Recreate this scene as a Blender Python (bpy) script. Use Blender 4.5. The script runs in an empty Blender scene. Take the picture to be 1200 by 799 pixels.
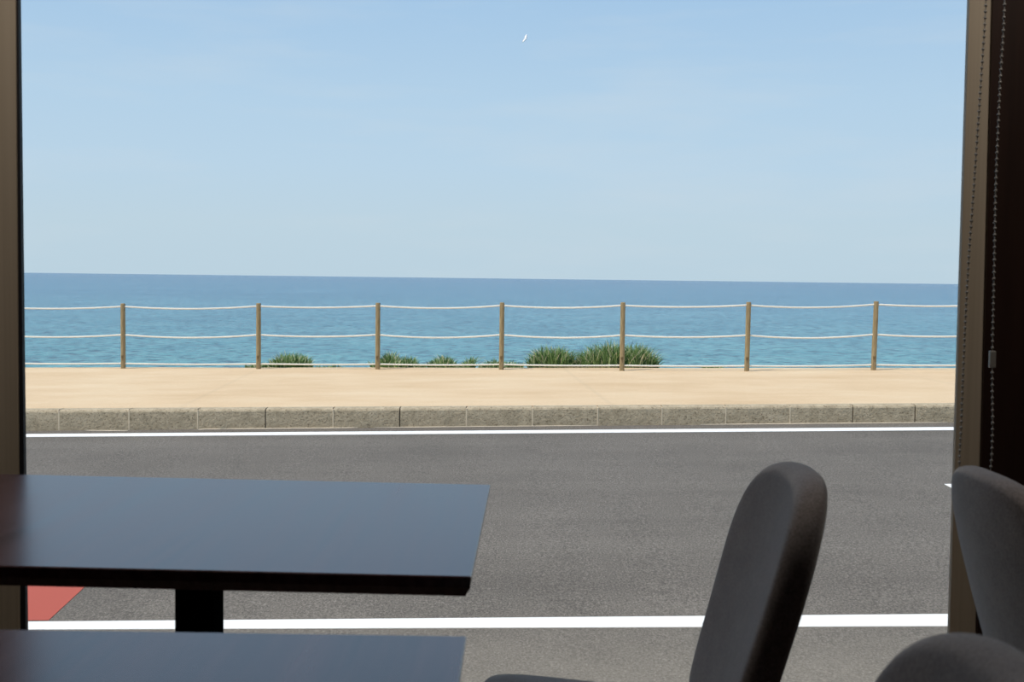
import bpy, bmesh, math, random
from mathutils import Vector, Matrix, noise
random.seed(7)
SC = bpy.context.scene
COL = SC.collection
R = math.radians

# ------------------------------------------------------------------ camera
F = 1340.0                       # focal length in pixels of the 1200x799 frame
EYE = Vector((0, 0, 1.17))
PITCH = math.atan(73.5 / F)
ROLL = 0.0122
cam = bpy.data.cameras.new('camera')
camo = bpy.data.objects.new('camera', cam)
COL.objects.link(camo)
M = Matrix.Rotation(math.pi/2 - PITCH, 4, 'X') @ Matrix.Rotation(ROLL, 4, 'Z')
camo.matrix_world = Matrix.Translation(EYE) @ M
cam.sensor_width = 36; cam.lens = F / 1200 * 36
cam.clip_start = 0.02; cam.clip_end = 60000
cam.dof.use_dof = True; cam.dof.focus_distance = 16; cam.dof.aperture_fstop = 10.5
SC.camera = camo
M3 = M.to_3x3()

def ray(px, py):
    return M3 @ Vector(((px - 600) / F, -(py - 399.5) / F, -1))
def at_z(px, py, z):
    d = ray(px, py); t = (z - EYE.z) / d.z
    return EYE + d * t
def at_y(px, py, y):
    d = ray(px, py); return EYE + d * (y / d.y)
def at_x(px, py, x):
    d = ray(px, py); return EYE + d * (x / d.x)
# outside ground: two planes that climb gently to the right
def H_road(x): return EYE.z - (1.723 - .0201 * x)
def H_prom(x): return EYE.z - (1.50 - .0170 * x)
def on_road(px, py):
    d = ray(px, py); t = -1.723 / (d.z - .0201 * d.x); return EYE + d * t
def on_prom(px, py):
    d = ray(px, py); t = -1.50 / (d.z - .0170 * d.x); return EYE + d * t

# ------------------------------------------------------------------ view, world, sun
SC.view_settings.view_transform = 'Standard'
SC.view_settings.look = 'None'
SC.view_settings.exposure = 0.0
SC.view_settings.gamma = 1.0
SC.view_settings.use_curve_mapping = False

w = bpy.data.worlds.new('sky'); SC.world = w; w.use_nodes = True
nt = w.node_tree; N = nt.nodes; L = nt.links; N.clear()
wo = N.new('ShaderNodeOutputWorld'); bg = N.new('ShaderNodeBackground')
tc = N.new('ShaderNodeTexCoord'); sp = N.new('ShaderNodeSeparateXYZ')
L.new(tc.outputs['Generated'], sp.inputs[0])
cr = N.new('ShaderNodeValToRGB'); e = cr.color_ramp.elements
def lin(r, g, b):
    f = lambda c: ((c/255+.055)/1.055)**2.4 if c > 10 else c/255/12.92
    return (f(r), f(g), f(b), 1)
e[0].position = 0.0; e[0].color = lin(193, 215, 229)
e[1].position = 1.0; e[1].color = lin(118, 156, 202)
for p, c in ((.045, (195, 217, 231)), (.095, (191, 217, 237)), (.15, (185, 214, 238)), (.235, (170, 204, 236)), (.5, (148, 184, 220))):
    k = e.new(p); k.color = lin(*c)
L.new(sp.outputs['Z'], cr.inputs[0])
mp = N.new('ShaderNodeMapping'); mp.inputs['Scale'].default_value = (2.2, 2.2, 14)
mp.inputs['Rotation'].default_value = (0, R(-8), 0)
L.new(tc.outputs['Generated'], mp.inputs[0])
nz = N.new('ShaderNodeTexNoise'); nz.inputs['Scale'].default_value = 2.1; nz.inputs['Detail'].default_value = 5; nz.inputs['Roughness'].default_value = .55
L.new(mp.outputs[0], nz.inputs['Vector'])
cm = N.new('ShaderNodeMapRange'); cm.inputs[1].default_value = .5; cm.inputs[2].default_value = .85; cm.inputs[4].default_value = .34
L.new(nz.outputs['Fac'], cm.inputs[0])
mx = N.new('ShaderNodeMix'); mx.data_type = 'RGBA'
L.new(cm.outputs[0], mx.inputs['Factor']); L.new(cr.outputs[0], mx.inputs['A']); mx.inputs['B'].default_value = lin(214, 224, 232)
L.new(mx.outputs['Result'], bg.inputs['Color']); bg.inputs['Strength'].default_value = 1.0
L.new(bg.outputs[0], wo.inputs[0])

sun = bpy.data.lights.new('sun', 'SUN'); suno = bpy.data.objects.new('sun', sun); COL.objects.link(suno)
sun.energy = 3.9; sun.angle = R(.53); sun.color = (1, .915, .80)
# the light comes from high up, from the left and a little from behind the building
el, az = R(62), R(32)
sd = Vector((-math.cos(el)*math.cos(az), -math.cos(el)*math.sin(az), math.sin(el)))
suno.rotation_euler = sd.to_track_quat('Z', 'Y').to_euler()
suno.location = (-10, -6, 20)

# unseen warm fill lights added to lift the dark room (housings built with it)
FILL_LIGHTS = [(-1.15, 2.05), (1.3, 2.05)]
for lx, ly in FILL_LIGHTS:
    al = bpy.data.lights.new('room fill', 'AREA'); ao = bpy.data.objects.new('room_fill_light', al); COL.objects.link(ao)
    al.shape = 'DISK'; al.size = .34; al.energy = 8; al.color = (1, .93, .82); ao.location = (lx, ly, 2.70)

# ------------------------------------------------------------------ helpers
def mat(name, color, rough=.6, metal=0, spec=.5, sheen=0):
    m = bpy.data.materials.new(name); m.use_nodes = True
    b = m.node_tree.nodes['Principled BSDF']
    b.inputs['Base Color'].default_value = (*color[:3], 1)
    b.inputs['Roughness'].default_value = rough; b.inputs['Metallic'].default_value = metal
    b.inputs['Specular IOR Level'].default_value = spec
    if sheen: b.inputs['Sheen Weight'].default_value = sheen; b.inputs['Sheen Roughness'].default_value = .5
    return m, m.node_tree, b
def nd(nt, t, **kw):
    n = nt.nodes.new(t)
    for k, v in kw.items():
        if k in n.inputs: n.inputs[k].default_value = v
        else: setattr(n, k, v)
    return n
def pos(nt, scale=(1, 1, 1), rot=(0, 0, 0), obj=False):
    if obj: src = nd(nt, 'ShaderNodeTexCoord').outputs['Object']
    else: src = nd(nt, 'ShaderNodeNewGeometry').outputs['Position']
    m = nd(nt, 'ShaderNodeMapping'); m.inputs['Scale'].default_value = scale; m.inputs['Rotation'].default_value = rot
    nt.links.new(src, m.inputs[0]); return m.outputs[0]
def noi(nt, vec, scale, detail=4, rough=.5):
    n = nd(nt, 'ShaderNodeTexNoise', Scale=scale, Detail=detail, Roughness=rough)
    nt.links.new(vec, n.inputs['Vector']); return n.outputs['Fac']
def ramp(nt, fac, stops):
    r = nd(nt, 'ShaderNodeValToRGB'); el = r.color_ramp.elements
    el[0].position, el[0].color = stops[0][0], (*stops[0][1][:3], 1)
    el[1].position, el[1].color = stops[-1][0], (*stops[-1][1][:3], 1)
    for p, c in stops[1:-1]:
        k = el.new(p); k.color = (*c[:3], 1)
    nt.links.new(fac, r.inputs[0]); return r.outputs[0]
def mul(nt, a, b, fac=1, mode='MULTIPLY'):
    m = nd(nt, 'ShaderNodeMix', data_type='RGBA', blend_type=mode)
    if isinstance(fac, (int, float)): m.inputs['Factor'].default_value = fac
    else: nt.links.new(fac, m.inputs['Factor'])
    for s, v in (('A', a), ('B', b)):
        if isinstance(v, tuple): m.inputs[s].default_value = (*v[:3], 1)
        else: nt.links.new(v, m.inputs[s])
    return m.outputs['Result']
def bump(nt, b, h, strength=.3, dist=.01):
    n = nd(nt, 'ShaderNodeBump'); n.inputs['Strength'].default_value = strength; n.inputs['Distance'].default_value = dist
    nt.links.new(h, n.inputs['Height']); nt.links.new(n.outputs[0], b.inputs['Normal'])

def link(name, bm, m=None, parent=None, smooth=False, recalc=True):
    if recalc: bmesh.ops.recalc_face_normals(bm, faces=bm.faces)
    me = bpy.data.meshes.new(name); bm.to_mesh(me); bm.free()
    if smooth:
        for p in me.polygons: p.use_smooth = True
    if m: me.materials.append(m)
    o = bpy.data.objects.new(name, me); COL.objects.link(o)
    if parent: o.parent = parent
    return o
def empty(name, loc=(0, 0, 0), rz=0):
    o = bpy.data.objects.new(name, None); COL.objects.link(o)
    o.location = loc; o.rotation_euler = (0, 0, rz); o.empty_display_size = .1
    return o
def tag(o, label=None, cat=None, group=None, kind=None):
    if label: o['label'] = label
    if cat: o['category'] = cat
    if group: o['group'] = group
    if kind: o['kind'] = kind
    return o
def box(bm, a, b, bev=0, seg=2):
    t = bmesh.new()
    bmesh.ops.create_cube(t, size=1)
    for v in t.verts:
        v.co = Vector(((a[0]+b[0])/2 + v.co.x*(b[0]-a[0]), (a[1]+b[1])/2 + v.co.y*(b[1]-a[1]), (a[2]+b[2])/2 + v.co.z*(b[2]-a[2])))
    if bev: bmesh.ops.bevel(t, geom=list(t.edges), offset=bev, segments=seg, profile=.6, affect='EDGES')
    me = bpy.data.meshes.new('t'); t.to_mesh(me); t.free(); bm.from_mesh(me); bpy.data.meshes.remove(me)
def tube(bm, pts, rad, n=8, caps=True):
    rings = []
    for i, p in enumerate(pts):
        p = Vector(p)
        a = Vector(pts[max(i-1, 0)]); b = Vector(pts[min(i+1, len(pts)-1)])
        d = (b-a).normalized()
        u = d.cross(Vector((0, 0, 1)) if abs(d.z) < .9 else Vector((0, 1, 0))).normalized(); v = d.cross(u)
        r = rad[i] if isinstance(rad, (list, tuple)) else rad
        rings.append([bm.verts.new(p + (u*math.cos(2*math.pi*k/n) + v*math.sin(2*math.pi*k/n))*r) for k in range(n)])
    for a, b in zip(rings, rings[1:]):
        for k in range(n): bm.faces.new((a[k], a[(k+1) % n], b[(k+1) % n], b[k]))
    if caps: bm.faces.new(rings[0]); bm.faces.new(rings[-1])
def prism(bm, top, zlow):
    """closed slab: polygon of 3-D points, dropped by a constant"""
    a = [bm.verts.new(p) for p in top]; b = [bm.verts.new((p[0], p[1], p[2]-zlow)) for p in top]
    bm.faces.new(a); bm.faces.new(b[::-1]); n = len(a)
    for i in range(n): bm.faces.new((a[i], a[(i+1) % n], b[(i+1) % n], b[i]))
def line_xy(p, q):
    k = (q.y-p.y)/(q.x-p.x); return lambda x: p.y + k*(x-p.x)

# ------------------------------------------------------------------ materials: outside
def road_material():
    m, nt, b = mat('asphalt', (.13, .125, .115), .85, spec=.3)
    p = pos(nt)
    base = ramp(nt, noi(nt, pos(nt, (1, .6, 1)), 85, 5, .9), [(.36, (.050, .043, .036)), (.5, (.138, .122, .104)), (.66, (.31, .28, .24))])
    band = ramp(nt, noi(nt, pos(nt, (.05, 1.3, 0)), 1.0, 4, .6), [(.3, (.88, .87, .87)), (.7, (1.08, 1.08, 1.08))])
    pat = ramp(nt, noi(nt, p, .9, 5, .6), [(.3, (.9, .9, .9)), (.7, (1.1, 1.1, 1.1))])
    c = mul(nt, mul(nt, base, band), pat)
    # pale grains of stone in the surface
    v = nd(nt, 'ShaderNodeTexVoronoi', Scale=26.0); nt.links.new(p, v.inputs['Vector'])
    g = nd(nt, 'ShaderNodeMapRange'); g.inputs[1].default_value = .10; g.inputs[2].default_value = .06; g.inputs[3].default_value = 0; g.inputs[4].default_value = .6
    nt.links.new(v.outputs['Distance'], g.inputs[0])
    c = mul(nt, c, (.45, .43, .39), g.outputs[0], 'MIX')
    # sandy dust along the near verge
    sx = nd(nt, 'ShaderNodeSeparateXYZ'); nt.links.new(p, sx.inputs[0])
    ad = nd(nt, 'ShaderNodeMath', operation='MULTIPLY_ADD'); nt.links.new(noi(nt, p, 3.5, 5, .6), ad.inputs[0]); ad.inputs[1].default_value = -1.2; nt.links.new(sx.outputs['Y'], ad.inputs[2])
    d = nd(nt, 'ShaderNodeMapRange'); d.inputs[1].default_value = 5.35; d.inputs[2].default_value = 3.9; d.inputs[3].default_value = 0; d.inputs[4].default_value = .6
    nt.links.new(ad.outputs[0], d.inputs[0])
    dust = ramp(nt, noi(nt, p, 90, 4, .8), [(.3, (.13, .115, .09)), (.6, (.33, .30, .25)), (.8, (.5, .46, .4))])
    c = mul(nt, c, dust, d.outputs[0], 'MIX')
    nt.links.new(c, b.inputs['Base Color'])
    bump(nt, b, noi(nt, p, 130, 3, .7), .35, .006)
    return m
def prom_material():
    m, nt, b = mat('sandy concrete', (.6, .5, .36), .9, spec=.2)
    p = pos(nt)
    c = ramp(nt, noi(nt, pos(nt, (.5, 1.0, 1)), 1.1, 6, .62), [(.25, (.58, .415, .25)), (.5, (.655, .49, .315)), (.78, (.715, .57, .39))])
    c = mul(nt, c, ramp(nt, noi(nt, p, 55, 3, .7), [(.3, (.9, .89, .88)), (.6, (1.04, 1.04, 1.04))]))
    # faint expansion joints across the walk
    sx = nd(nt, 'ShaderNodeSeparateXYZ'); nt.links.new(p, sx.inputs[0])
    a = nd(nt, 'ShaderNodeMath', operation='MULTIPLY_ADD'); nt.links.new(sx.outputs['Y'], a.inputs[0]); a.inputs[1].default_value = .06; nt.links.new(sx.outputs['X'], a.inputs[2])
    a2 = nd(nt, 'ShaderNodeMath', operation='ADD'); nt.links.new(a.outputs[0], a2.inputs[0]); a2.inputs[1].default_value = 3.1 + 5.1*4
    f = nd(nt, 'ShaderNodeMath', operation='PINGPONG'); nt.links.new(a2.outputs[0], f.inputs[0]); f.inputs[1].default_value = 2.55
    g = nd(nt, 'ShaderNodeMapRange'); g.inputs[1].default_value = .05; g.inputs[2].default_value = .0; g.inputs[3].default_value = 0; g.inputs[4].default_value = .18
    nt.links.new(f.outputs[0], g.inputs[0])
    c = mul(nt, c, (.42, .34, .24), g.outputs[0], 'MIX')
    nt.links.new(c, b.inputs['Base Color'])
    bump(nt, b, noi(nt, p, 40, 4, .7), .2, .01)
    return m
def kerb_material():
    m, nt, b = mat('weathered concrete', (.35, .32, .27), .9, spec=.2)
    p = pos(nt)
    c = ramp(nt, noi(nt, p, 9, 6, .7), [(.3, (.34, .28, .19)), (.55, (.47, .39, .275)), (.8, (.57, .48, .35))])
    pits = ramp(nt, noi(nt, pos(nt, (1, 1, 1.3)), 42, 3, .65), [(.36, (.4, .37, .33)), (.43, (1, 1, 1))])
    c = mul(nt, c, pits, .8)
    nt.links.new(c, b.inputs['Base Color']); bump(nt, b, noi(nt, p, 32, 4, .6), .5, .02)
    return m
def paint_material(name, col, wear=.25):
    m, nt, b = mat(name, col, .7, spec=.3)
    p = pos(nt)
    k = nd(nt, 'ShaderNodeMapRange'); k.inputs[1].default_value = .34; k.inputs[2].default_value = .27; k.inputs[3].default_value = 0; k.inputs[4].default_value = wear
    nt.links.new(noi(nt, p, 70, 4, .8), k.inputs[0])
    c = mul(nt, (*col, 1), (.2, .18, .17), k.outputs[0], 'MIX')
    nt.links.new(c, b.inputs['Base Color']); return m
def sea_material():
    m, nt, b = mat('sea water', (.05, .2, .27), .22, spec=.5)
    b.inputs['IOR'].default_value = 1.25
    g = nd(nt, 'ShaderNodeNewGeometry')
    sx = nd(nt, 'ShaderNodeSeparateXYZ'); nt.links.new(g.outputs['Position'], sx.inputs[0])
    lg = nd(nt, 'ShaderNodeMath', operation='LOGARITHM'); nt.links.new(sx.outputs['Y'], lg.inputs[0]); lg.inputs[1].default_value = 10
    mr = nd(nt, 'ShaderNodeMapRange'); mr.inputs[1].default_value = 1.9; mr.inputs[2].default_value = 3.6; nt.links.new(lg.outputs[0], mr.inputs[0])
    # shallow teal water near the shore, deep blue far out
    c = ramp(nt, mr.outputs[0], [(0, (.085, .30, .315)), (.22, (.085, .26, .325)), (.5, (.085, .225, .33)), (1, (.075, .18, .29))])
    n1 = noi(nt, pos(nt, (.75, .60, 1)), .98, 4, .66)
    n2 = noi(nt, pos(nt, (.30, .22, 1)), .22, 4, .6)
    n3 = noi(nt, pos(nt, (.035, .030, 1)), .6, 5, .65)
    n4 = noi(nt, pos(nt, (.09, .06, 1)), 1.0, 4, .65)
    cur = noi(nt, pos(nt, (.0022, .010, 1)), 1.0, 4, .6)
    c = mul(nt, c, ramp(nt, cur, [(.35, (.92, .94, .95)), (.65, (1.12, 1.07, 1.04))]))
    # light and dark of the small ripples, painted into the water colour
    c = mul(nt, c, ramp(nt, n1, [(.36, (.12, .25, .35)), (.46, (.78, .86, .90)), (.53, (1.0, 1.0, 1.0)), (.65, (1.55, 1.28, 1.2))]))
    c = mul(nt, c, ramp(nt, n4, [(.38, (.82, .88, .92)), (.5, (1, 1, 1)), (.64, (1.2, 1.1, 1.06))]))
    c = mul(nt, c, ramp(nt, n3, [(.36, (.85, .9, .93)), (.62, (1.1, 1.05, 1.04))]))
    nt.links.new(c, b.inputs['Base Color'])
    s = nd(nt, 'ShaderNodeMath', operation='MULTIPLY_ADD'); nt.links.new(n2, s.inputs[0]); s.inputs[1].default_value = 2.0; nt.links.new(n1, s.inputs[2])
    bump(nt, b, s.outputs[0], 1.0, .9)
    return m
def post_material():
    m, nt, b = mat('weathered timber', (.3, .23, .13), .8, spec=.2)
    c = ramp(nt, noi(nt, pos(nt, (9, 9, .8), obj=True), 6, 5, .65), [(.3, (.20, .145, .075)), (.55, (.34, .26, .145)), (.8, (.44, .35, .21))])
    kn = ramp(nt, noi(nt, pos(nt, (1, 1, .6), obj=True), 11, 2, .5), [(.30, (.45, .4, .35)), (.38, (1, 1, 1))])
    nt.links.new(mul(nt, c, kn), b.inputs['Base Color']); return m
def rope_material():
    m, nt, b = mat('white rope', (.8, .77, .70), .9, spec=.2)
    wv = nd(nt, 'ShaderNodeTexWave', wave_type='BANDS', bands_direction='DIAGONAL', Scale=14.0)
    nt.links.new(pos(nt), wv.inputs['Vector'])
    bump(nt, b, wv.outputs['Fac'], .5, .006); return m
def grass_material():
    m, nt, b = mat('grass blades', (.1, .18, .05), .55, spec=.3)
    a = nd(nt, 'ShaderNodeAttribute', attribute_name='tone')
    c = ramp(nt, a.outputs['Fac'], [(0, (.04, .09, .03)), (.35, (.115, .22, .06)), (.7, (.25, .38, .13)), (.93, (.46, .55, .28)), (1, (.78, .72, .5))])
    nt.links.new(c, b.inputs['Base Color'])
    tr = nd(nt, 'ShaderNodeBsdfTranslucent'); nt.links.new(c, tr.inputs['Color'])
    ms = nd(nt, 'ShaderNodeMixShader'); ms.inputs[0].default_value = .3
    nt.links.new(b.outputs[0], ms.inputs[1]); nt.links.new(tr.outputs[0], ms.inputs[2])
    nt.links.new(ms.outputs[0], nt.nodes['Material Output'].inputs[0]); return m
def soil_material():
    m, nt, b = mat('dry soil and stone', (.2, .16, .11), .95, spec=.1)
    c = ramp(nt, noi(nt, pos(nt), 4, 6, .7), [(.3, (.10, .11, .05)), (.5, (.22, .18, .12)), (.75, (.4, .34, .25))])
    nt.links.new(c, b.inputs['Base Color']); bump(nt, b, noi(nt, pos(nt), 6, 6, .7), .8, .1); return m

M_ROAD = road_material(); M_PROM = prom_material(); M_KERB = kerb_material()
M_WHITE = paint_material('white road paint', (.86, .86, .84), .2)
M_RED = paint_material('red road coating', (.43, .092, .062), .6)
M_SEA = sea_material(); M_POST = post_material(); M_ROPE = rope_material(); M_GRASS = grass_material(); M_SOIL = soil_material()
M_MORTAR = mat('pale mortar', (.66, .55, .40), .9, spec=.2)[0]
M_GAP = mat('dark joint', (.10, .09, .07), .95, spec=.1)[0]

# ------------------------------------------------------------------ materials: inside
def wood_top_material():
    m, nt, b = mat('dark laminate wood', (.03, .018, .013), .2, spec=.5); b.inputs['IOR'].default_value = 1.85
    p = pos(nt, (26, 1.6, 20), obj=True)
    g = noi(nt, p, 1.0, 6, .65)
    c = ramp(nt, g, [(.3, (.050, .019, .022)), (.5, (.105, .046, .052)), (.75, (.17, .085, .092))])
    nt.links.new(c, b.inputs['Base Color'])
    rr = nd(nt, 'ShaderNodeMapRange'); rr.inputs[3].default_value = .20; rr.inputs[4].default_value = .30; nt.links.new(g, rr.inputs[0]); nt.links.new(rr.outputs[0], b.inputs['Roughness'])
    bump(nt, b, g, .06, .002); return m
def wood_wall_material():
    m, nt, b = mat('dark stained wood panelling', (.02, .01, .007), .5, spec=.4)
    g = noi(nt, pos(nt, (14, 14, .7)), 1.5, 6, .6)
    c = ramp(nt, g, [(.3, (.021, .0085, .0055)), (.6, (.034, .0145, .0095)), (.8, (.050, .022, .014))])
    nt.links.new(c, b.inputs['Base Color']); bump(nt, b, g, .1, .003); return m
def fabric_material():
    m, nt, b = mat('charcoal wool fabric', (.13, .125, .13), .95, spec=.15, sheen=.5)
    p = pos(nt, obj=True)
    c = ramp(nt, noi(nt, p, 260, 3, .7), [(.3, (.16, .138, .136)), (.7, (.33, .285, .282))])
    c = mul(nt, c, ramp(nt, noi(nt, p, 22, 4, .6), [(.3, (.88, .88, .88)), (.7, (1.1, 1.1, 1.1))]))
    nt.links.new(c, b.inputs['Base Color']); bump(nt, b, noi(nt, p, 420, 2, .6), .4, .0015); return m
def alu_material():
    m, nt, b = mat('bronze anodised aluminium', (.20, .165, .12), .5, spec=.5)
    g = noi(nt, pos(nt, (60, 60, .5)), 1.5, 3, .5)
    c = ramp(nt, g, [(.3, (.50, .41, .31)), (.7, (.58, .48, .37))])
    nt.links.new(c, b.inputs['Base Color']); return m
def glass_material():
    m = bpy.data.materials.new('window glass'); m.use_nodes = True; nt = m.node_tree; nt.nodes.clear()
    o = nd(nt, 'ShaderNodeOutputMaterial'); t = nd(nt, 'ShaderNodeBsdfTransparent'); g = nd(nt, 'ShaderNodeBsdfGlossy')
    t.inputs[0].default_value = (.985, .99, .988, 1); g.inputs['Roughness'].default_value = .0
    f = nd(nt, 'ShaderNodeFresnel'); f.inputs[0].default_value = 1.3
    ms = nd(nt, 'ShaderNodeMixShader'); nt.links.new(f.outputs[0], ms.inputs[0]); nt.links.new(t.outputs[0], ms.inputs[1]); nt.links.new(g.outputs[0], ms.inputs[2])
    nt.links.new(ms.outputs[0], o.inputs[0]); return m
M_TOP = wood_top_material(); M_PANEL = wood_wall_material(); M_FABRIC = fabric_material(); M_ALU = alu_material(); M_GLASS = glass_material()
M_BLACK = mat('black powder coated steel', (.006, .006, .006), .9, spec=.0)[0]
M_RUBBER = mat('black rubber gasket', (.012, .011, .016), .6)[0]
M_LEG = mat('black stained leg', (.02, .018, .016), .45)[0]
M_BEAD = mat('grey plastic beads', (.30, .28, .26), .4)[0]
M_CEIL = mat('off white plaster', (.42, .40, .37), .9)[0]
M_FLOOR, _nt, _b = mat('brown floor boards', (.08, .05, .035), .45)
_nt.links.new(ramp(_nt, noi(_nt, pos(_nt, (14, 1, 1)), 1.2, 5, .6), [(.3, (.05, .032, .022)), (.7, (.11, .07, .047))]), _b.inputs['Base Color'])
M_BACK = mat('brown painted plaster', (.15, .12, .095), .9)[0]
M_BLIND = mat('beige blind fabric', (.5, .45, .37), .9)[0]

# ================================================================== THE SETTING, OUTSIDE
kt0, kt1 = on_prom(30, 480.6), on_prom(1117, 474.2)
kerb_y = line_xy(kt0, kt1)
be0, be1 = on_prom(30, 430.3), on_prom(1117, 431.2)
back_y = line_xy(be0, be1)
X0, X1 = -22.0, 22.0

# sea: a very large sheet of water well below the walk
SEA_Z = EYE.z - 9.0
bm = bmesh.new()
ys = [21, 40, 80, 160, 400, 1200, 4000, 12000, 30000]
rows = [[bm.verts.new((s*max(60, y*1.2), y, SEA_Z)) for s in (-1, 0, 1)] for y in ys]
for a, b in zip(rows, rows[1:]):
    for k in range(2): bm.faces.new((a[k], a[k+1], b[k+1], b[k]))
sea = link('sea', bm, M_SEA); tag(sea, kind='structure')

# road bed
bm = bmesh.new()
n = 24
top = []
for i in range(n+1):
    x = X0 + (X1-X0)*i/n; top.append((x, kerb_y(x)+.05, H_road(x)))
bot = [(X0 + (X1-X0)*i/n, 3.12, H_road(X0 + (X1-X0)*i/n)) for i in range(n+1)]
prism(bm, top + bot[::-1], .3)
tag(link('road', bm, M_ROAD), kind='structure')

# promenade slab with a slightly uneven far edge, standing on an earth bank
bm = bmesh.new()
def edge_wob(x): return .10*noise.noise(Vector((x*.55, 3.3, 0))) + .04*noise.noise(Vector((x*2.5, 1, 0)))
n = 110
A = [(X0+(X1-X0)*i/n, kerb_y(X0+(X1-X0)*i/n)+.17, H_prom(X0+(X1-X0)*i/n)) for i in range(n+1)]
B = [(p[0], back_y(p[0]) + edge_wob(p[0]), p[2]) for p in A]
va = [bm.verts.new(p) for p in A]; vb = [bm.verts.new(p) for p in B]
vc = [bm.verts.new((p[0], p[1]+.02, p[2]-.25)) for p in B]; vd = [bm.verts.new((p[0], p[1], p[2]-.25)) for p in A]
for i in range(n):
    for r, s in ((va, vb), (vb, vc), (vc, vd), (vd, va)): bm.faces.new((r[i], r[i+1], s[i+1], s[i]))
bm.faces.new((va[0], vb[0], vc[0], vd[0])); bm.faces.new((va[n], vd[n], vc[n], vb[n]))
tag(link('promenade', bm, M_PROM), kind='structure')

bm = bmesh.new()
nx, rowsn = 120, [(-.02, -.06, .02), (.35, -.045, .03), (.9, -.10, .06), (1.6, -.5, .15), (3.2, -2.2, .4), (5.5, -5.0, .6), (8, -8.3, .5), (9, -10.5, .1), (.0, -10.5, 0)]
vr = []
for dy, dz, amp in rowsn:
    r = []
    for i in range(nx+1):
        x = X0 + (X1-X0)*i/nx; yb = back_y(x)+edge_wob(x)
        q = noise.noise(Vector((x*.9, dy*1.3, 5)))
        r.append(bm.verts.new((x, yb+dy+q*amp*.5, H_prom(x)+dz+q*amp)))
    vr.append(r)
for a, b in zip(vr, vr[1:]):
    for i in range(nx): bm.faces.new((a[i], a[i+1], b[i+1], b[i]))
tag(link('bank', bm, M_SOIL, smooth=True), kind='structure')

# kerb of separate concrete blocks
kerb = empty('kerb', (0, 13, H_road(0))); tag(kerb, kind='structure')
jpx = [77, 156.5, 235, 312.8, 391, 468.5, 546.5, 624.3, 701.5, 778, 854.5, 932, 1008, 1084]
jx = [(on_prom(px, 478).x) for px in jpx]
st = (jx[-1]-jx[0])/(len(jx)-1)
light = [1, 1, 1, 0, 1, 0, 1, 1, 1, 1, 1, 1, 0, 0]
jx = [jx[0]-st*k for k in range(8, 0, -1)] + jx + [jx[-1]+st*k for k in range(1, 9)]
light = [1]*8 + light + [1]*8
def inkerb(o): o.parent = kerb; o.matrix_parent_inverse = Matrix.Translation(kerb.location).inverted(); return o
for k, (a, b) in enumerate(zip(jx, jx[1:])):
    bm = bmesh.new(); a2, b2 = a+.007, b-.007
    prof = [(0, -.35), (0.0, -.03), (.008, -.012), (.022, -.002), (.04, .002), (.168, .002), (.168, -.35)]
    segs = 6; vv = []
    for i in range(segs+1):
        x = a2+(b2-a2)*i/segs; r = []
        for q, (dy, dz) in enumerate(prof):
            j = .006*noise.noise(Vector((x*5, k, q)))*(1 if 1 <= q <= 3 else 0)
            r.append(bm.verts.new((x, kerb_y(x)+dy+j, H_prom(x)+dz+j)))
        vv.append(r)
    for r, s in zip(vv, vv[1:]):
        for q in range(len(prof)):
            q2 = (q+1) % len(prof); bm.faces.new((r[q], r[q2], s[q2], s[q]))
    bm.faces.new(vv[0]); bm.faces.new(vv[-1][::-1])
    inkerb(link('kerb_block', bm, M_KERB))
for x, lt in zip(jx, light):
    bm = bmesh.new()
    y = kerb_y(x); z = H_prom(x); hw = .0075
    box(bm, (x-hw, y-.002 if lt else y+.012, z-.34), (x+hw, y+.165, z-(.012 if lt else .02)))
    inkerb(link('mortar_joint', bm, M_MORTAR if lt else M_GAP))

# painted lines and coating: thin raised skins on the road
def stripe(name, pts_top, pts_bot, m, lift=.003):
    bm = bmesh.new()
    tp = [on_road(*p) for p in pts_top]; bt = [on_road(*p) for p in pts_bot]
    ft = line_xy(tp[0], tp[1]); fb = line_xy(bt[0], bt[1])
    xs = [X0*.9, tp[0].x, 0, tp[1].x, X1*.9]
    a = [bm.verts.new((x, ft(x), H_road(x)+lift)) for x in xs]; b = [bm.verts.new((x, fb(x), H_road(x)+lift)) for x in xs]
    for i in range(len(xs)-1): bm.faces.new((a[i], a[i+1], b[i+1], b[i]))
    g = bmesh.ops.extrude_face_region(bm, geom=list(bm.faces))
    for v in g['geom']:
        if isinstance(v, bmesh.types.BMVert): v.co.z -= lift+.004
    return link(name, bm, m)
s = stripe('road_line', ((30, 508.7), (1117, 500.5)), ((30, 512.1), (1117, 504.0)), M_WHITE)
tag(s, 'thin white edge line painted along the foot of the concrete kerb', 'road marking', kind=None)
s = stripe('road_line', ((30, 728.8), (1110, 719.8)), ((30, 738.0), (1110, 734.0)), M_WHITE)
tag(s, 'wide white edge line painted on the near side of the road below the window', 'road marking')
bm = bmesh.new()
P = [on_road(1106.5, 567.3), on_road(1180, 567.0), on_road(1196, 572.6), on_road(1118, 573.2)]
prism(bm, [(p.x, p.y, H_road(p.x)+.003) for p in P], .006)
tag(link('lane_dash', bm, M_WHITE), 'white lane dash in mid road whose slanted tip shows at the right jamb', 'road marking')
bm = bmesh.new()
P = [on_road(-160, 727), on_road(57, 727), on_road(97, 690), on_road(133, 655), on_road(-160, 655)]
prism(bm, [(p.x, p.y, H_road(p.x)+.0025) for p in P], .005)
tag(link('red_road_patch', bm, M_RED), 'salmon red coated patch of road with a slanted end, seen under the table top', 'road marking')
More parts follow.
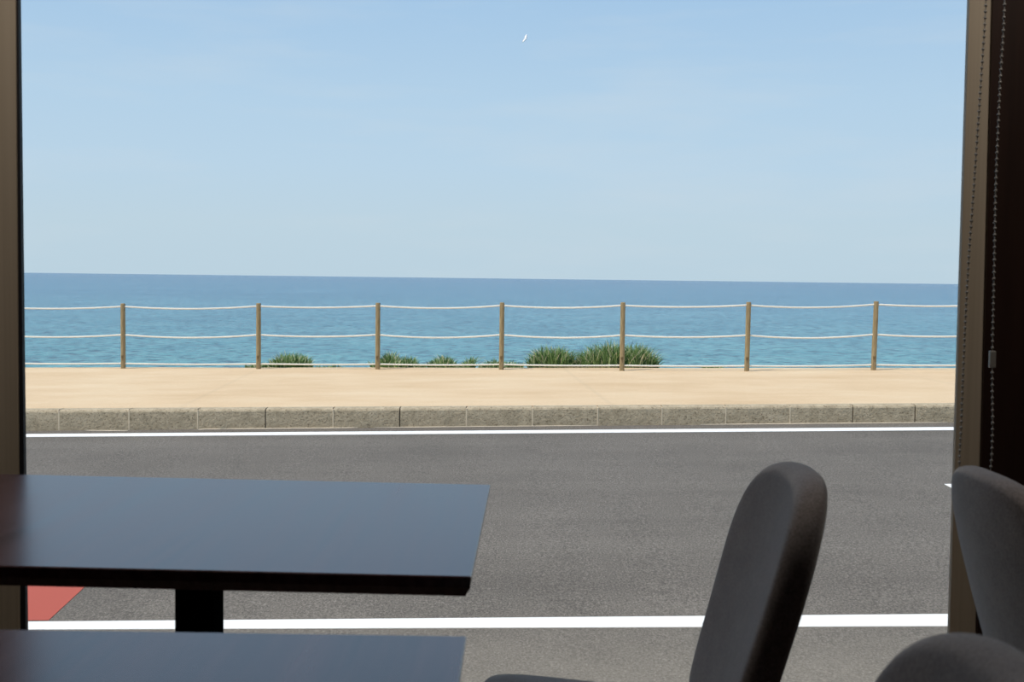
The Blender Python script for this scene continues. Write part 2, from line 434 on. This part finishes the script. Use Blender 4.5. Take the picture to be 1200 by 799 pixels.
# pale sand washed against the kerb foot
bm = bmesh.new()
for (xa, xb, ya, yb, w_) in ((100, 150, 504.6, 504.9, .018), (232, 262, 503.6, 501.6, .03), (262, 420, 501.3, 500.6, .022), (440, 700, 500.2, 498.2, .012), (820, 1110, 497.2, 495.2, .014)):
    a, b = on_road(xa, ya), on_road(xb, yb); nseg = 24; prev = None
    for i in range(nseg+1):
        t = i/nseg; x = a.x+(b.x-a.x)*t; y = a.y+(b.y-a.y)*t + .012*noise.noise(Vector((x*3, 0, 9)))
        y = min(y, kerb_y(x)-.012); ww = w_*(.4+.9*abs(noise.noise(Vector((x*4, 7, 0)))))*min(1, 6*t+.1, 6*(1-t)+.1)
        cur = (bm.verts.new((x, y-ww, H_road(x)+.0015)), bm.verts.new((x, y, H_road(x)+.009)), bm.verts.new((x, y+min(ww, .01), H_road(x)+.0015)))
        if prev:
            for q in range(2): bm.faces.new((prev[q], cur[q], cur[q+1], prev[q+1]))
        prev = cur
tag(link('sand_drift', bm, mat('pale sand', (.55, .48, .38), .95, spec=.1)[0]), 'thin pale line of sand washed against the foot of the kerb', 'sand', kind='stuff')

# ================================================================== ROPE FENCE
post_px = [(-14, 431.0), (144.5, 431.6), (303, 432.2), (442.5, 432.6), (587.5, 433.0), (728.7, 434.3), (875, 434.8), (1023.5, 433.6), (1172, 433.8)]
feet = [on_prom(*p) for p in post_px]
PH = 1.105
labels = ['weathered timber post of the rope fence hidden behind the left window jamb',
 'weathered timber fence post nearest the left window jamb, no grass at its foot',
 'weathered timber fence post rising at the left end of the small bushy tuft',
 'weathered timber fence post standing between low grass patches, third in view from the left',
 'weathered timber fence post in the middle of the view, low sprigs on both sides',
 'weathered timber fence post with dark knots standing in front of the big grass clump',
 'weathered timber fence post just right of the big grass clump, low sprigs at its left',
 'weathered timber fence post nearest the right window jamb, leaning slightly right',
 'weathered timber post of the rope fence hidden behind the right wooden wall panel']
topoff = [0, 0, 0, 0, 0, .0, .006, .012, 0]
for i, (f, lb) in enumerate(zip(feet, labels)):
    if i in (0, 8): f = f + Vector((0, 0, 0))
    bm = bmesh.new(); r = .040
    prof = [(-.12, r*1.02), (.0, r*1.02), (.25, r*1.0), (.55, r*.99), (.85, r*.97), (PH-.012, r*.96), (PH-.004, r*.93), (PH, r*.8)]
    nn = 18; rings = []
    for z, rr in prof:
        rings.append([bm.verts.new(((rr*(1+.03*noise.noise(Vector((k, z*3, i)))))*math.cos(2*math.pi*k/nn) + topoff[i]*z, rr*math.sin(2*math.pi*k/nn), z)) for k in range(nn)])
    for a, b in zip(rings, rings[1:]):
        for k in range(nn): bm.faces.new((a[k], a[(k+1) % nn], b[(k+1) % nn], b[k]))
    bm.faces.new(rings[0]); bm.faces.new(rings[-1])
    o = link('fence_post', bm, M_POST, smooth=True); o.location = (f.x, f.y, H_prom(f.x))
    o.data.shade_smooth() if False else None
    tag(o, lb, 'fence post', 'timber posts of the rope fence')
for nm, hh, sag, dsc in (('top', 1.055, .036, 'white rope running level with the post tops of the seaside fence'),
                         ('middle', .575, .042, 'white rope running at mid height through the seaside fence posts'),
                         ('bottom', .085, .010, 'white rope running just above the paving through the fence posts')):
    bm = bmesh.new(); pts = []
    for i in range(len(feet)-1):
        a, b = feet[i], feet[i+1]
        for k in range(14):
            t = k/14; x = a.x+(b.x-a.x)*t; y = a.y+(b.y-a.y)*t
            sg = sag*(1+.25*math.sin(i*2.3))
            z = H_prom(a.x)*(1-t)+H_prom(b.x)*t + hh - sg*4*t*(1-t)
            pts.append((x, y, z))
    f = feet[-1]; pts.append((f.x, f.y, H_prom(f.x)+hh))
    tube(bm, pts, .0135, 8)
    tag(link('rope', bm, M_ROPE, smooth=True), dsc, 'rope', 'white ropes of the seaside fence')

# ================================================================== GRASS
def clump(px0, px1, hpx, nblades, label, dens='dome', dy=.30, seed=0, name='grass_clump'):
    rnd = random.Random(seed)
    a, b = on_prom(px0, 431), on_prom(px1, 431)
    cx = (a.x+b.x)/2; wx = abs(b.x-a.x)/2; yb = back_y(cx); hh = hpx/F*(yb+dy)+.03
    bm = bmesh.new(); tones = []
    base = Vector((cx, yb+dy, H_prom(cx)-.07))
    for i in range(nblades):
        u = rnd.uniform(-1, 1); v = rnd.uniform(-1, 1)
        if u*u+v*v > 1: continue
        bx, by = u*wx*.90, v*min(wx, .30)
        env = (1-.55*abs(u)**3.5)*(1+.22*noise.noise(Vector((u*wx*5+seed*5, 2, 0)))) if dens == 'dome' else (.75+.6*noise.noise(Vector((u*wx*3.5+seed*7, 0, 0))))
        h = max(.03, hh*env*rnd.uniform(.45, 1.0)*(1+.12*noise.noise(Vector((u*3, v*3, seed)))))
        ang = rnd.uniform(0, 2*math.pi); lean = rnd.uniform(.2, 1.15)*h*.8
        d = Vector((math.cos(ang)*.9+u*.5, math.sin(ang)*.7, 0)) * lean
        wd = rnd.uniform(.006, .012); s = Vector((-d.y, d.x, 0)); s = s.normalized()*wd if s.length > 1e-6 else Vector((wd, 0, 0))
        if rnd.random() < .5: s = Vector((wd, 0, 0))
        tn = min(1, max(0, rnd.gauss(.47, .30))); tn = 1.0 if rnd.random() < .05 else tn
        prev = None
        for q in range(5):
            t = q/4
            p = Vector((bx, by, 0)) + d*(t**1.8) + Vector((0, 0, h*(t*1.25-.30*t*t*t*(lean/h+.3)) ))
            ww = s*(1-t)**.6 if q < 4 else Vector((0, 0, 0))
            if q < 4: cur = [bm.verts.new(p-ww), bm.verts.new(p+ww)]
            else: cur = [bm.verts.new(p)]
            if prev:
                bm.faces.new(prev + cur[::-1]) if len(cur) == 2 else bm.faces.new((prev[0], prev[1], cur[0]))
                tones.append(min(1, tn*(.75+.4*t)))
            prev = cur
    o = link(name, bm, M_GRASS, recalc=False); o.location = base
    at = o.data.attributes.new('tone', 'FLOAT', 'FACE')
    for i, t in enumerate(tones): at.data[i].value = t
    tag(o, label, 'grass', 'grass clumps growing behind the fence')
clump(671, 781, 31, 3000, 'largest grass clump, wide and bushy, behind the post right of centre', seed=1)
clump(616, 680, 27, 1700, 'dark rounded grass clump touching the left side of the largest clump', seed=2)
clump(308, 364, 19, 1100, 'small bushy green tuft right beside the second fence post', seed=3)
clump(279, 313, 10, 450, 'low sparse sprigs at the left foot of the second fence post', 'low', seed=4)
clump(428, 500, 19, 1500, 'low spiky grass patch around the foot of the third post in view', 'low', seed=5)
clump(496, 558, 17, 1300, 'low grass patch midway between the third and the middle post', 'low', seed=6)
clump(556, 618, 13, 600, 'thin sprigs of grass at the foot of the middle fence post', 'low', seed=8)
clump(824, 854, 6, 200, 'tiny pale sprigs left of the post that follows the big clump', 'low', seed=9)
clump(358, 400, 6, 160, 'faint low sprigs trailing right from the small bushy tuft', 'low', seed=10)

# a small white gull gliding far out, banked so that its wings stand almost upright
bm = bmesh.new()
tube(bm, [(-.20, 0, 0), (-.13, 0, .0), (0, 0, .0), (.10, 0, .006), (.16, 0, .012), (.20, 0, .006)], [.012, .035, .055, .045, .028, .004], 12)
for sy in (-1, 1):
    st_ = [(0, .12, 0, .014), (.18, .13, .05, .011), (.34, .09, .05, .006), (.46, .015, .02, .002)]
    rr = []
    for d_, c_, z_, t_ in st_:
        x_ = .05 - d_*.22
        rr.append([bm.verts.new((x_+c_, sy*d_, z_)), bm.verts.new((x_, sy*d_, z_+t_)), bm.verts.new((x_-c_, sy*d_, z_)), bm.verts.new((x_, sy*d_, z_-t_))])
    for a, b in zip(rr, rr[1:]):
        for k in range(4): bm.faces.new((a[k], a[(k+1) % 4], b[(k+1) % 4], b[k]))
    bm.faces.new(rr[-1])
gull = link('gull', bm, mat('white feathers', (.9, .88, .88), .8)[0], smooth=True)
gull.location = EYE + ray(615.4, 45.5).normalized()*105
gull.rotation_euler = (R(62), R(12), R(-28))
tag(gull, 'tiny white speck of a bird high in the pale sky', 'bird')

# ================================================================== THE ROOM
FY = 2.88                         # inner face of the window wall
FLOOR_Z, CEIL_Z, HEAD = 0.0, 2.75, 2.55
lj = at_y(22.0+.0, 300, FY).x - (.0)     # inner edge of the left jamb face
# jamb edges, tilted by a hair as in the photo
def jamb_x(pxa, pya, pxb, pyb, y):
    a, b = at_y(pxa, pya, y), at_y(pxb, pyb, y)
    return lambda z: a.x + (b.x-a.x)*(z-a.z)/(b.z-a.z)
LJ = jamb_x(18, 0, 22.5, 690, FY)
RJ = jamb_x(1136, 0, 1113, 735, FY)
RJ2 = jamb_x(1162, 0, 1146.5, 620, FY)
xl, xr, xr2 = LJ(1.2), RJ(1.2), RJ2(1.2)
WL, WR, WB = -3.2, 3.4, -3.6
def wall(name, a, b, m):
    bm = bmesh.new(); box(bm, a, b); return tag(link(name, bm, m), kind='structure')
wall('floor', (WL-.1, WB-.1, -.12), (WR+.1, FY+.14, 0), M_FLOOR)
wall('ceiling', (WL-.1, WB-.1, CEIL_Z), (WR+.1, FY+.14, CEIL_Z+.12), M_CEIL)
wall('wall_left', (WL-.1, WB, 0), (WL, FY, CEIL_Z), M_BACK)
wall('wall_right', (WR, WB, 0), (WR+.1, FY, CEIL_Z), M_BACK)
wall('wall_back', (WL-.1, WB-.1, 0), (WR+.1, WB, CEIL_Z), M_BACK)
for lx, ly in FILL_LIGHTS:  # round housings for the added fill lights, out of view
    lt = empty('fill_fixture', (lx, ly, CEIL_Z)); tag(lt, 'added unseen round fill light above the dark tables' if lx < 0 else 'added unseen round fill light above the grey chairs', 'lamp', 'added fill lights of the dining room')
    bm = bmesh.new(); tube(bm, [(0, 0, 0), (0, 0, -.028)], .20, 32); link('housing', bm, M_CEIL, lt)
JW = .075
# panelled wall on both sides of the window and above it
def slant(name, xa, xb, za, zb, y0, y1, m, parent=None, **kw):
    """box whose x limits follow functions of z"""
    bm = bmesh.new(); v = []
    for z in (za, zb):
        for y in (y0, y1):
            v.append(bm.verts.new((xa(z), y, z))); v.append(bm.verts.new((xb(z), y, z)))
    for f in ((0, 1, 3, 2), (4, 6, 7, 5), (0, 4, 5, 1), (2, 3, 7, 6), (0, 2, 6, 4), (1, 5, 7, 3)): bm.faces.new([v[i] for i in f])
    if kw.get('bev'): bmesh.ops.bevel(bm, geom=list(bm.edges), offset=kw['bev'], segments=2, affect='EDGES')
    return link(name, bm, m, parent)
LJo = lambda z: LJ(z)-JW
tag(slant('wall_front_left', lambda z: WL-.1, LJo, 0, CEIL_Z, FY-.01, FY+.14, M_PANEL), kind='structure')
tag(slant('wall_front_right', RJ2, lambda z: WR+.1, 0, CEIL_Z, FY-.01, FY+.14, M_PANEL), kind='structure')
tag(slant('wall_front_above', LJo, RJ2, HEAD+.06, CEIL_Z, FY-.01, FY+.14, M_PANEL), kind='structure')
# plinth under the building so the floor edge reads from outside
wall('plinth', (WL-.1, WB-.1, -.95), (WR+.1, FY+.12, -.12), M_KERB)

win = empty('window_1', (0, FY+.05, 0)); tag(win, kind='structure')
def inwin(o, lb=None):
    o.parent = win; o.matrix_parent_inverse = Matrix.Translation(win.location).inverted()
    if lb: o['label'] = lb
    return o
LK = jamb_x(23.6, 0, 30.0, 550, FY+.016)
RK = jamb_x(1134.4, 0, 1111.6, 735, FY+.018)
sh = lambda f, d: (lambda z: f(z)+d)
GY = FY+.022
for y0, y1, dl, dr in ((FY, FY+.016, 0, 0), (GY+.008, FY+.085, -.03, .05)):
    inwin(slant('window_frame', LJo, sh(LJ, dl), 0, HEAD+.06, y0, y1, M_ALU, bev=.001))
    inwin(slant('window_frame', sh(RJ, dr), RJ2, 0, HEAD+.06, y0, y1, M_ALU, bev=.001))
    inwin(slant('window_frame', sh(LJ, dl), sh(RJ, dr), HEAD, HEAD+.06, y0, y1, M_ALU, bev=.001))
    inwin(slant('window_frame', sh(LJ, dl), sh(RJ, dr), 0, .07, y0, y1, M_ALU, bev=.001))
inwin(slant('gasket', sh(LJ, -.02), LK, .07, HEAD, FY+.006, GY-.001, M_RUBBER), 'black rubber gasket')
inwin(slant('gasket', RK, sh(RK, .02), .07, HEAD, FY+.0165, GY-.001, M_RUBBER), 'black rubber gasket')
inwin(slant('window_pane', sh(LK, -.02), sh(RK, .02), .05, HEAD+.02, GY, GY+.006, M_GLASS))

# roller blind above the frame of view; its bead chain hangs in front of the right jamb
CX = 1.112
blind = empty('roller_blind', (0, FY-.16, 2.50))
tag(blind, 'roller blind whose grey bead chain loops down at the right jamb', 'blind')
def inb(o, lb=None):
    o.parent = blind; o.matrix_parent_inverse = Matrix.Translation(blind.location).inverted()
    if lb: o['label'] = lb
    return o
bm = bmesh.new(); tube(bm, [(xl-.02, FY-.15, 2.52), (CX-.03, FY-.15, 2.52)], .045, 24); inb(link('fabric_roll', bm, M_BLIND, smooth=True))
bm = bmesh.new(); tube(bm, [(xl-.02, FY-.10, 2.463), (CX-.035, FY-.10, 2.463)], .011, 12); inb(link('hem_bar', bm, M_ALU, smooth=True))
for xx in (xl-.03, CX+.022):
    bm = bmesh.new(); box(bm, (xx-.004, FY-.205, 2.465), (xx+.004, FY-.008, 2.585), .002); inb(link('bracket', bm, M_BLACK))
bm = bmesh.new(); tube(bm, [(CX-.03, FY-.15, 2.52), (CX+.018, FY-.15, 2.52)], .05, 24); inb(link('pulley', bm, M_BLACK))
front = [at_x(px, py, CX) for px, py in ((1177.5, 0), (1172, 100), (1167.3, 210), (1165.2, 310), (1163.3, 400), (1163, 450), (1163.3, 500), (1161, 550))]
back = [at_x(px, py, CX) for px, py in ((1155.5, 0), (1149, 105), (1142, 210), (1135, 310), (1129.5, 420), (1126.5, 500), (1124.5, 545), (1128, 580))]
loop = [Vector((CX, FY-.20, 2.50)), Vector((CX, front[0].y+.01, front[0].z+.35))] + front
bot = [Vector((CX, front[-1].y+.03, front[-1].z-.06)), Vector((CX, (front[-1].y+back[-1].y)/2, front[-1].z-.10))]
loop += bot + back[::-1] + [Vector((CX, back[0].y-.0, back[0].z+.35)), Vector((CX, FY-.10, 2.50))]
def resample(pts, step):
    # catmull-rom then equal steps
    d = []
    for i in range(len(pts)-1):
        p0, p1, p2, p3 = pts[max(i-1, 0)], pts[i], pts[i+1], pts[min(i+2, len(pts)-1)]
        for k in range(20):
            t = k/20
            d.append(.5*((2*p1)+(-p0+p2)*t+(2*p0-5*p1+4*p2-p3)*t*t+(-p0+3*p1-3*p2+p3)*t*t*t))
    d.append(pts[-1]); out = [d[0]]; acc = 0
    for a, b in zip(d, d[1:]):
        L_ = (b-a).length
        while acc+L_ >= step:
            f_ = (step-acc)/L_; a = a.lerp(b, f_); out.append(a.copy()); L_ = (b-a).length; acc = 0
        acc += L_
    return out
pts = resample(loop, .0145)
bm = bmesh.new()
for p in pts:
    bmesh.ops.create_uvsphere(bm, u_segments=10, v_segments=7, radius=.0036, matrix=Matrix.Translation(p))
tube(bm, pts, .0013, 5)
inb(link('bead_chain', bm, M_BEAD, smooth=True))
cc = at_x(1162.8, 421, CX); bm = bmesh.new()
box(bm, (cc.x-.007, cc.y-.006, cc.z-.020), (cc.x+.007, cc.y+.006, cc.z+.020), .003, 3)
inb(link('chain_connector', bm, M_BEAD, smooth=False), 'small grey plastic chain connector')

# ================================================================== TABLES
TZ = .72
def make_table(corner, dirx, width, depth, label, tilt):
    """corner: far right corner of the top; dirx: unit vector along the far edge, pointing right"""
    ang = math.atan2(dirx.y, dirx.x)
    cx_ = corner - dirx*width/2 - Vector((-dirx.y, dirx.x, 0))*depth/2
    root = empty('dining_table', (cx_.x, cx_.y, 0), ang)
    tag(root, label, 'table', 'dark wood dining tables by the window')
    bm = bmesh.new(); w2, d2 = width/2, depth/2
    prof = [(0, TZ), (0, TZ-.003), (.0015, TZ-.018), (.0095, TZ-.033)]
    vv = []
    for q, (ins, z) in enumerate([(.0018, TZ)] + [(.0, TZ-.0018)] + prof[2:]):
        vv.append([bm.verts.new((sx*(w2-ins), sy*(d2-ins), z)) for sx, sy in ((-1, -1), (1, -1), (1, 1), (-1, 1))])
    bm.faces.new(vv[0]); bm.faces.new(vv[-1][::-1])
    for a, b in zip(vv, vv[1:]):
        for k in range(4): bm.faces.new((a[k], a[(k+1) % 4], b[(k+1) % 4], b[k]))
    for f_ in bm.verts: f_.co.z += -(f_.co.x-w2)*tilt        # the top is a touch out of level
    link('table_top', bm, M_TOP, root)
    for sx in (-1, 1):
        px_ = sx*(w2-PED)
        bm = bmesh.new(); box(bm, (px_-.036, -.036, .03), (px_+.036, .036, TZ-.036), .004); link('pedestal', bm, M_BLACK, root)
        bm = bmesh.new(); box(bm, (px_-.03, -.27, TZ-.040), (px_+.03, .27, TZ-.033), .002); link('mounting_plate', bm, M_BLACK, root)
        bm = bmesh.new(); box(bm, (px_-.04, -.29, 0), (px_+.04, .29, .03), .004); link('foot', bm, M_BLACK, root)
    return root
PED = .525
A1 = R(-1.0)
dd = Vector((math.cos(A1), math.sin(A1), 0))
c1 = at_z(574.5, 567.8, TZ); f1 = at_z(552.5, 675.5, TZ)
make_table(c1, dd, 1.62, c1.y-f1.y, 'dark wood pedestal table by the window glass, its black post visible', .0065)
c2 = at_z(546.5, 745.0, TZ)
make_table(c2, Vector((math.cos(R(-.4)), math.sin(R(-.4)), 0)), 1.62, c1.y-f1.y, 'dark wood table at the lower left edge, cut off by the frame', 0.0)

# ================================================================== CHAIRS
def back_surface(t, s, side):
    """t -1..1 across, s 0..1 up, side -1 front / +1 back; sitter faces +x"""
    pass
def make_chair(label):
    root = empty('upholstered_chair'); tag(root, label, 'chair', 'charcoal upholstered dining chairs')
    # backrest: padded shell, rounded top corners, gently dished and bowed
    BH0, BH1 = .36, .848
    nt_, ns_, nr = 28, 26, 10
    bm = bmesh.new()
    def outline(a):
        # rounded rectangle in (width, height), corners tighter at the bottom
        c, s_ = math.cos(a), math.sin(a)
        e_ = 2/3.0 if s_ > 0 else 2/6
        u = math.copysign(abs(c)**e_, c); v = math.copysign(abs(s_)**e_, s_)
        return u, v
    def place(u, v, n_):
        # u,v in -1..1, n_ thickness offset (+ = back side)
        h = (v+1)/2
        hw = .172 + .050*h
        y = u*hw
        z = BH0 + (BH1-BH0)*h
        lean = -.185 - .158*h + .018*h*h*h            # reclined, straightening towards the top
        dish = .035*u*u*(.4+.6*h)                     # sides come forward
        th = .036 - .005*h
        return Vector((lean + dish - n_*th, y, z))
    # build as rings going from the front centre over the edge to the back centre
    NA = 72; rings = []
    ks = [(0.0, -1.0), (.35, -1.0), (.65, -1.0), (.88, -.99), (.945, -.92), (.98, -.68), (.995, -.34), (1.0, 0), (.995, .34), (.98, .66), (.94, .88), (.87, .97), (.65, 1.0), (.35, 1.0), (0.0, 1.0)]
    for f_, n_ in ks:
        if f_ == 0: rings.append([bm.verts.new(place(0, 0, n_*(1.12)))]); continue
        r = []
        for k in range(NA):
            a_ = 2*math.pi*k/NA; u, v = outline(a_)
            q = n_*(1+.12*(1-f_*f_)*(1 if abs(n_) > .9 else 0))
            r.append(bm.verts.new(place(u*f_, v*(1-(1-f_)*1.0) , q)))
        rings.append(r)
    for a, b in zip(rings, rings[1:]):
        for k in range(NA):
            k2 = (k+1) % NA
            if len(a) == 1: bm.faces.new((a[0], b[k], b[k2]))
            elif len(b) == 1: bm.faces.new((a[k], b[0], a[k2]))
            else: bm.faces.new((a[k], b[k], b[k2], a[k2]))
    o = link('backrest', bm, M_FABRIC, root, smooth=True)
    sm = o.modifiers.new('s', 'SUBSURF'); sm.levels = 1; sm.render_levels = 1
    # seat cushion
    bm = bmesh.new(); rings = []
    for f_, z in ((0, .428), (.5, .427), (.8, .421), (.93, .41), (.985, .392), (1, .368), (.985, .345), (.93, .332), (0, .330)):
        if f_ == 0: rings.append([bm.verts.new((.02, 0, z-.018))]); continue
        r = []
        for k in range(48):
            a_ = 2*math.pi*k/48; c_, s_ = math.cos(a_), math.sin(a_)
            x = math.copysign(abs(c_)**(2/5), c_)*.235*f_+.02; y = math.copysign(abs(s_)**(2/5), s_)*(.225+.02*c_)*f_
            r.append(bm.verts.new((x, y, z - .018 + .09*(x-.1))))
        rings.append(r)
    for a, b in zip(rings, rings[1:]):
        for k in range(48):
            k2 = (k+1) % 48
            if len(a) == 1: bm.faces.new((a[0], b[k], b[k2]))
            elif len(b) == 1: bm.faces.new((a[k], b[0], a[k2]))
            else: bm.faces.new((a[k], b[k], b[k2], a[k2]))
    o = link('seat', bm, M_FABRIC, root, smooth=True)
    # frame under the seat and four tapered legs
    bm = bmesh.new(); box(bm, (-.17, -.17, .295), (.20, .17, .336), .006); link('seat_frame', bm, M_LEG, root)
    for sx in (-1, 1):
        for sy in (-1, 1):
            bm = bmesh.new()
            tube(bm, [(.165*sx+.015, .155*sy, .31), (.20*sx+.015, .19*sy, 0)], [.018, .011], 12)
            link('leg', bm, M_LEG, root, smooth=True)
    return root
def kids(o): return [c for c in bpy.data.objects if c.parent == o]
def copy_chair(src, label):
    r_ = src.copy(); COL.objects.link(r_); r_['label'] = label
    for c in kids(src):
        d = c.copy(); COL.objects.link(d); d.parent = r_
    return r_
ch1 = make_chair('charcoal fabric chair seen edge-on right of the middle, facing the table by the glass')
ch2 = copy_chair(ch1, 'charcoal fabric chair at the right edge, its back turned, in front of the bead chain')
ch3 = copy_chair(ch1, 'charcoal fabric chair at the bottom right corner, only its rounded back top showing')
# chair origin on the floor, chair looks along its own +x
ch1.location = (.188, 1.985, 0); ch1.rotation_euler.z = R(180)
ch2.location = (1.147, 1.965, 0); ch2.rotation_euler.z = R(0)
ch3.location = (.118, .968, 0); ch3.rotation_euler.z = R(180)
